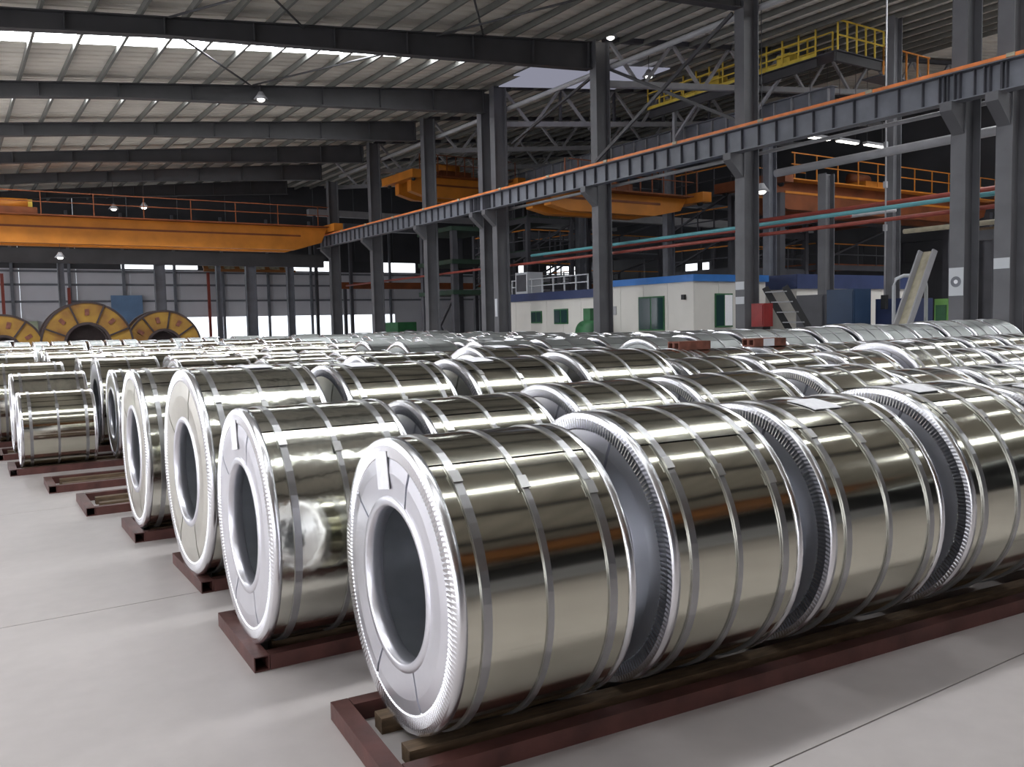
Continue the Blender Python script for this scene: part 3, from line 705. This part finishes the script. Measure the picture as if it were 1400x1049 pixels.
reel('ochre steel reel cut by the left edge', 1.45, 30.4, 1.16, .5, .9, R(35))

# ------------------------------------------------------------------ cabins and plant on the right
def cabin(label, x0, x1, y0, y1, h, fmt, win_left, win_front, fz=.22):
    t = empty('site_cabin', label, 'cabin', (x0, y0, 0))
    W, Dp = x1 - x0, y1 - y0
    n = max(1, int(round(Dp / 1.15)))
    for k in range(n): box('wall_panel', (.06, Dp / n - .012, h - fz), (.03, Dp * (k + .5) / n, (h - fz) / 2), M['white'], t)
    n2 = max(1, int(round(W / 1.15)))
    for k in range(n2): box('wall_panel', (W / n2 - .012, .06, h - fz), (W * (k + .5) / n2, .03, (h - fz) / 2), M['white'], t)
    box('wall_panel', (W - .1, .06, h - fz), (W / 2, Dp - .03, (h - fz) / 2), M['white'], t); box('wall_panel', (.06, Dp - .1, h - fz), (W - .03, Dp / 2, (h - fz) / 2), M['white'], t)
    box('roof_fascia', (W + .16, Dp + .16, fz), (W / 2, Dp / 2, h - fz / 2), fmt, t)
    for (yy, zz, ww, hh) in win_left:
        f_ = box('window_frame', (.05, ww, hh), (-.02, yy, zz), M['green'], t)
        for s in (-1, 1): box('pane', (.02, ww / 2 - .06, hh - .1), (-.026, s * ww / 4, 0), M['glass_dark'], f_)
    for (xx, zz, ww, hh) in win_front:
        f_ = box('window_frame', (ww, .05, hh), (xx, -.02, zz), M['green'], t)
        for s in (-1, 1): box('pane', (ww / 2 - .05, .02, hh - .1), (s * ww / 4, -.026, 0), M['paper'] if s > 0 else M['glass_dark'], f_)
    return t
c1 = cabin('white site cabin with bright blue roof edge behind the coils', 20.0, 23.4, 19.86, 24.6, 3.16, M['blue'], [(1.95, 1.95, 1.25, 1.15)], [(1.35, 2.0, .8, 1.1)])
box('wall_lamp', (.08, .14, .16), (-.05, .4, 2.45), M['black'], c1); box('notice', (.02, .25, .3), (-.02, 3.9, 2.1), M['lightsteel'], c1)
c2 = cabin('long white cabin with navy roof band farther along', 20.5, 24.0, 25.2, 32.0, 2.95, M['navy'], [(4.1, 1.95, .75, .5), (2.4, 1.95, .9, .6)], [], .32)
cabin('white cabin with navy fascia far right behind the blue cabinet', 24.7, 32.0, 19.6, 21.8, 3.2, M['navy'], [], [], .5)
o = empty('roof_guard_rail', 'white guard rail standing on the navy-banded cabin', 'railing', (20.6, 26.0, 2.95))
for k in range(8): box('post', (.05, .05, .6), (0, k * .75, .3), M['sign'], o)
for z in (.3, .58): box('rail', (.04, 5.3, .04), (0, 2.62, z), M['sign'], o)
o = empty('fan_unit', 'pale ventilation box on the navy-banded cabin roof', 'fan unit', (20.9, 30.4, 2.95)); box('casing', (.8, .9, .9), (0, 0, .45), M['sign'], o); box('grille', (.03, .7, .7), (-.41, 0, .45), M['steel'], o)

def cabinet(label, x, y, sx, sy, h, mt):
    t = empty('electrical_cabinet', label, 'cabinet', (x, y, 0))
    box('plinth', (sx, sy, .1), (0, 0, .05), M['black'], t); box('housing', (sx, sy, h - .1), (0, 0, .1 + (h - .1) / 2), mt, t)
    d = box('door', (sx - .06, .02, h - .22), (0, -sy / 2 - .01, .1 + (h - .1) / 2), mt, t)
    box('handle', (.03, .03, .18), (sx * .35, -.02, 0), M['lightsteel'], d); box('name_plate', (.14, .006, .08), (0, -.013, -.1), M['paper'], d)
    d2 = box('door', (.02, sy - .06, h - .22), (-sx / 2 - .01, 0, .1 + (h - .1) / 2), mt, t); box('handle', (.03, .03, .18), (-.02, sy * .3, 0), M['lightsteel'], d2)
cabinet('dark blue electrical cabinet between the column and the tan chute', 22.0, 15.63, .8, .9, 2.5, M['cabinet'])
cabinet('black green electrical cabinet left of the blue one', 22.8, 17.3, .8, 1.0, 2.4, M['steel'])
cabinet('low navy cabinet behind the tan chute', 23.6, 14.9, 1.6, .8, 2.2, M['navy'])
t = empty('hose_box', 'red hose box standing at the foot of a column', 'box', (18.3, 15.65, 0))
box('stand', (.3, .3, 1.5), (0, 0, .75), M['black'], t); b_ = box('housing', (.36, .42, .62), (0, 0, 1.81), M['red'], t); box('door', (.02, .36, .54), (-.19, 0, 0), M['red'], b_)

t = empty('chute', 'tan inclined chute leaning up beside the emblem column', 'chute', (19.6, 12.3, 0))
bar('bed', (-.75, .15, .0), (.55, -.2, 3.25), .36, .05, M['tan'], t)
for d in (-.18, .18): bar('side_rail', (-.78, .15 + d, .03), (.52, -.2 + d, 3.28), .05, .14, M['lightsteel'], t)
tg = tube('guard_hoop', [(19.75, 12.75, 0), (19.75, 12.75, 2.45), (19.78, 12.72, 2.62), (19.95, 12.62, 2.7), (20.25, 12.45, 2.7), (20.42, 12.35, 2.62), (20.45, 12.33, 2.4), (20.45, 12.33, 0)], .045, M['sign'], n=8)
tag(tg, 'white bent tube guard hoop left of the chute', 'guard')
t = empty('steel_stair', 'dark steel stair with pale treads right of the red hose box', 'stair', (19.75, 15.9, 0))
for d in (0, .7): bar('stringer', (0.9, -.9 + d, 0), (-.1, .1 + d, 2.6), .05, .18, M['black'], t)
for k in range(9):
    q = (k + .5) / 9; box('tread', (.22, .7, .03), (.9 - q, -.9 + q + .35, 2.6 * q), M['lightsteel'], t, (0, 0, R(-45) * 0))
t = empty('green_machine', 'green machine standing beside the column left of the white cabin', 'machine', (19.4, 24.3, 0))
box('base', (.9, 1.0, .5), (0, 0, .25), M['steel'], t); link('drum', tube_mesh('drum', [(0, -.45, 1.35), (0, .45, 1.35)], .42, M['green'], 18), t); box('body', (.7, .8, .5), (0, 0, .75), M['green'], t); box('head', (.35, .4, .5), (.1, .2, 1.95), M['green'], t)
t = empty('green_machine', 'light green frame machine at the foot of the emblem column', 'machine', (20.3, 11.75, 0))
box('body', (.34, .34, 2.1), (0, 0, 1.05), M['lime'], t); box('panel', (.02, .26, .9), (-.18, 0, 1.5), M['green'], t)
t = empty('green_machine', 'low dark green machine far beyond the third columns', 'machine', (20.6, 42.2, 0))
box('base', (1.6, 3.0, .9), (0, 0, .45), M['green'], t); box('body', (1.1, 1.8, 1.0), (0, .2, 1.4), M['green'], t); link('motor', tube_mesh('motor', [(0, -1.2, 1.2), (0, -.6, 1.2)], .3, M['steel'], 14), t)
t = empty('processing_line', 'dark green processing line frame standing between far columns', 'machine', (20.7, 36.2, 0))
for x, y in ((-1, -1.5), (1, -1.5), (-1, 1.5), (1, 1.5)): box('leg', (.25, .25, 6.2), (x, y, 3.1), M['steel'], t)
for z in (3.2, 4.6, 6.1): box('platform', (2.4, 3.4, .2), (0, 0, z), M['dark_green'], t)
bar('brace', (-1.0, -1.5, .2), (-1.0, 1.5, 3.1), .1, .1, M['steel'], t); bar('brace', (-1.0, 1.5, .2), (-1.0, -1.5, 3.1), .1, .1, M['steel'], t)
t = empty('barrier', 'low red barrier rail at the foot of the far columns', 'barrier', (17.9, 33, 0))
for k in range(9): box('post', (.06, .06, 1.1), (0, k * 1.2, .55), M['red'], t)
for z in (.55, 1.05): box('rail', (.05, 9.7, .05), (0, 4.8, z), M['red'], t)

# plates on columns
def plate(label, x, y, z, w_, h_, mt, emblem=False):
    t = empty('sign_plate', label, 'sign', (x, y, z)); box('plate', (.012, w_, h_), (0, 0, 0), mt, t)
    if emblem:
        v, f = ring_grid([(-.009, .045), (-.012, .045), (-.012, .115), (-.009, .115)], 32); link('emblem_ring', mesh('emblem_ring', v, f, M['steel2']), t)
        v, f = ring_grid([(-.010, .0), (-.013, .0), (-.013, .045), (-.010, .045)], 24); link('emblem_disc', mesh('emblem_disc', v, f, M['paper']), t)
FX = CX - .29 - .008
plate('white plate with a round grey emblem on the right column', FX, 10.3, 2.42, .32, .6, M['sign'], True)
plate('small pale plate on the column at the right edge', FX, 9.35, 2.75, .32, .22, M['sign'])
plate('small pale plate, upper of two on the column by the red box', FX, 16.33, 2.62, .3, .22, M['sign'])
plate('small pale plate, lower of two on the column by the red box', FX, 16.33, 2.22, .3, .2, M['sign'])
plate('narrow pale strip on the close pair of columns', FX, 28.8, 2.35, .16, .7, M['sign'])

# pendant cable, lamps
t = empty('crane_pendant', 'pale crane pendant cable hanging in the right bay', 'pendant', (22.4, 14.75, 0))
link('cable', tube_mesh('cable', [(0, 0, 2.2), (.02, 0, 5), (-.01, 0, 8), (0, 0, 11.3)], .025, M['lightsteel'], 6), t)
for z in (4.2, 5.4, 6.5, 7.6): box('cable_clamp', (.09, .09, .18), (0, 0, z), M['lightsteel'], t)
box('control_box', (.14, .14, .4), (0, 0, 2.1), M['black'], t)
def lamp(label, x, y, z, top):
    t = empty('high_bay_lamp', label, 'lamp', (x, y, z))
    link('rod', tube_mesh('rod', [(0, 0, .25), (0, 0, top - z)], .012, M['rafter'], 6), t)
    link('shade', tube_mesh('shade', [(0, 0, .02), (0, 0, .14), (0, 0, .26)], [.24, .14, .07], M['lightsteel'], 16), t)
    link('bulb', tube_mesh('bulb', [(0, 0, -.06), (0, 0, -.02), (0, 0, .03)], [.06, .12, .13], M['bulb'], 12), t)
lamp('small hanging lamp below the second rafter', 9.25, 29.0, 9.35, RZ(9.25) - .2)
lamp('hanging lamp in front of the orange crane', 4.65, 44.97, 5.2, 5.87)
lamp('lit lamp hung below the runway girder, left of two', 20.75, 18.2, 5.55, RZ(20.75) - .2)
lamp('lit lamp hung below the runway girder, right of two', 20.75, 17.75, 5.5, RZ(20.75) - .2)
lamp('lit lamp near the roof right of the column head', 21.8, 23.8, 10.5, RZ(21.8) - .2)
lamp('lit lamp at the column head beside the soffit', 18.6, 22.1, 10.9, RZ(18.6) - .02)
lamp('lit lamp above the orange crane, left of two', 7.3, 46.6, 7.75, RZ(7.3) - .2)
lamp('lit lamp above the orange crane, right of two', 8.7, 46.6, 7.9, RZ(8.7) - .2)

def strip_lamp(label, x, y, z):
    t = empty('strip_lamp', label, 'lamp', (x, y, z))
    box('casing', (1.25, .22, .1), (0, 0, .07), M['lightsteel'], t); box('tube_glow', (1.2, .16, .04), (0, 0, 0), M['bulb'], t)
    for d in (-.5, .5): link('rod', tube_mesh('rod', [(d, 0, .1), (d, 0, RZ(x + d) - .2 - z)], .012, M['rafter'], 6), t)
for i, lab in enumerate(['left', 'middle', 'right']): strip_lamp('bright strip lamp under the runway girder, %s of three' % lab, 28.1 + 1.75 * i, 21.3, 8.45 + .02 * i)
def tower(label, x, y, sx, sy, levels, mt, deck, rails=True):
    t = empty('steel_platform', label, 'platform', (x, y, 0)); top = levels[-1]
    for a in (-.5, .5):
        for b in (-.5, .5): box('leg', (.2, .2, top), (a * sx, b * sy, top / 2), mt, t)
    for z in levels:
        box('deck', (sx, sy, .1), (0, 0, z), deck, t)
        box('edge_beam', (sx, .12, .25), (0, -sy / 2, z - .15), mt, t); box('edge_beam', (.12, sy, .25), (-sx / 2, 0, z - .15), mt, t)
        if rails:
            for h in (.5, 1.0): box('rail', (.05, sy, .05), (-sx / 2, 0, z + h), M['orange'] if h > .7 else mt, t); box('rail', (sx, .05, .05), (0, -sy / 2, z + h), M['orange'] if h > .7 else mt, t)
            for k in range(5): box('post', (.05, .05, 1.0), (-sx / 2, (k / 4 - .5) * sy, z + .5), mt, t); box('post', (.05, .05, 1.0), ((k / 4 - .5) * sx, -sy / 2, z + .5), mt, t)
    z0 = 0
    for z in levels:
        bar('brace', (-sx / 2, -sy / 2, z0 + .1), (sx / 2, -sy / 2, z - .2), .08, .08, mt, t); bar('brace', (-sx / 2, sy / 2, z0 + .1), (-sx / 2, -sy / 2, z - .2), .08, .08, mt, t); z0 = z
    return t
tower('dark multi level plant platform right of the slim blue grey column', 31.5, 28.5, 5.0, 4.0, [3.9, 5.6, 7.4], M['steel'], M['steel'])
tower('dark plant platform with orange rails far right behind the pendant cable', 38.0, 28.5, 6.0, 4.0, [4.2, 6.4], M['steel'], M['crane_red'])
tower('dark plant platform beyond the navy-banded cabin', 25.0, 37.0, 2.6, 5.0, [3.6, 5.2, 6.8], M['steel'], M['dark_green'])
tower('tall dark plant platform deep in the right bay', 32.0, 40.0, 6.0, 5.0, [3.5, 5.5, 7.5, 9.2], M['steel'], M['steel2'])
for i, (x, y, z, L, mt, lab) in enumerate([(27.8, 34.5, 7.0, 17, 'lightsteel', 'pale grey cross duct deep in the right bay'), (27.8, 35.5, 8.2, 17, 'steel2', 'blue grey cross duct above the pale one'), (20, 48.4, 7.6, 24, 'steel2', 'blue grey cross beam at the far end of the right bay'), (20, 49.4, 4.2, 24, 'crane_red', 'rust red cross pipe at the far end of the right bay'), (19.4, 52.5, 8.9, 25, 'lightsteel', 'pale cross beam high at the far end of the right bay')]):
    t = empty('cross_duct', lab, 'duct', (x, y, 0)); box('duct', (L, .4, .4), (L / 2, 0, z), M[mt], t)
    for xx in (.4, L / 2, L - .4): box('support_post', (.18, .18, z - .2), (xx, 0, (z - .2) / 2), M['steel'], t)
for i, (x, z, mt, lab) in enumerate([(24.29, 4.9, 'redpipe', 'red lengthwise pipe in the right bay above the cabins'), (26.7, 5.2, 'lightsteel', 'pale lengthwise pipe beside the slim columns of the right bay')]):
    pipe('pipe', lab, x, z, 17.2, 34, .065, M[mt])
tower('low dark platform with a timber deck right of the emblem column', 23.6, 11.6, 1.8, 2.6, [3.9], M['steel'], M['wood'], False)
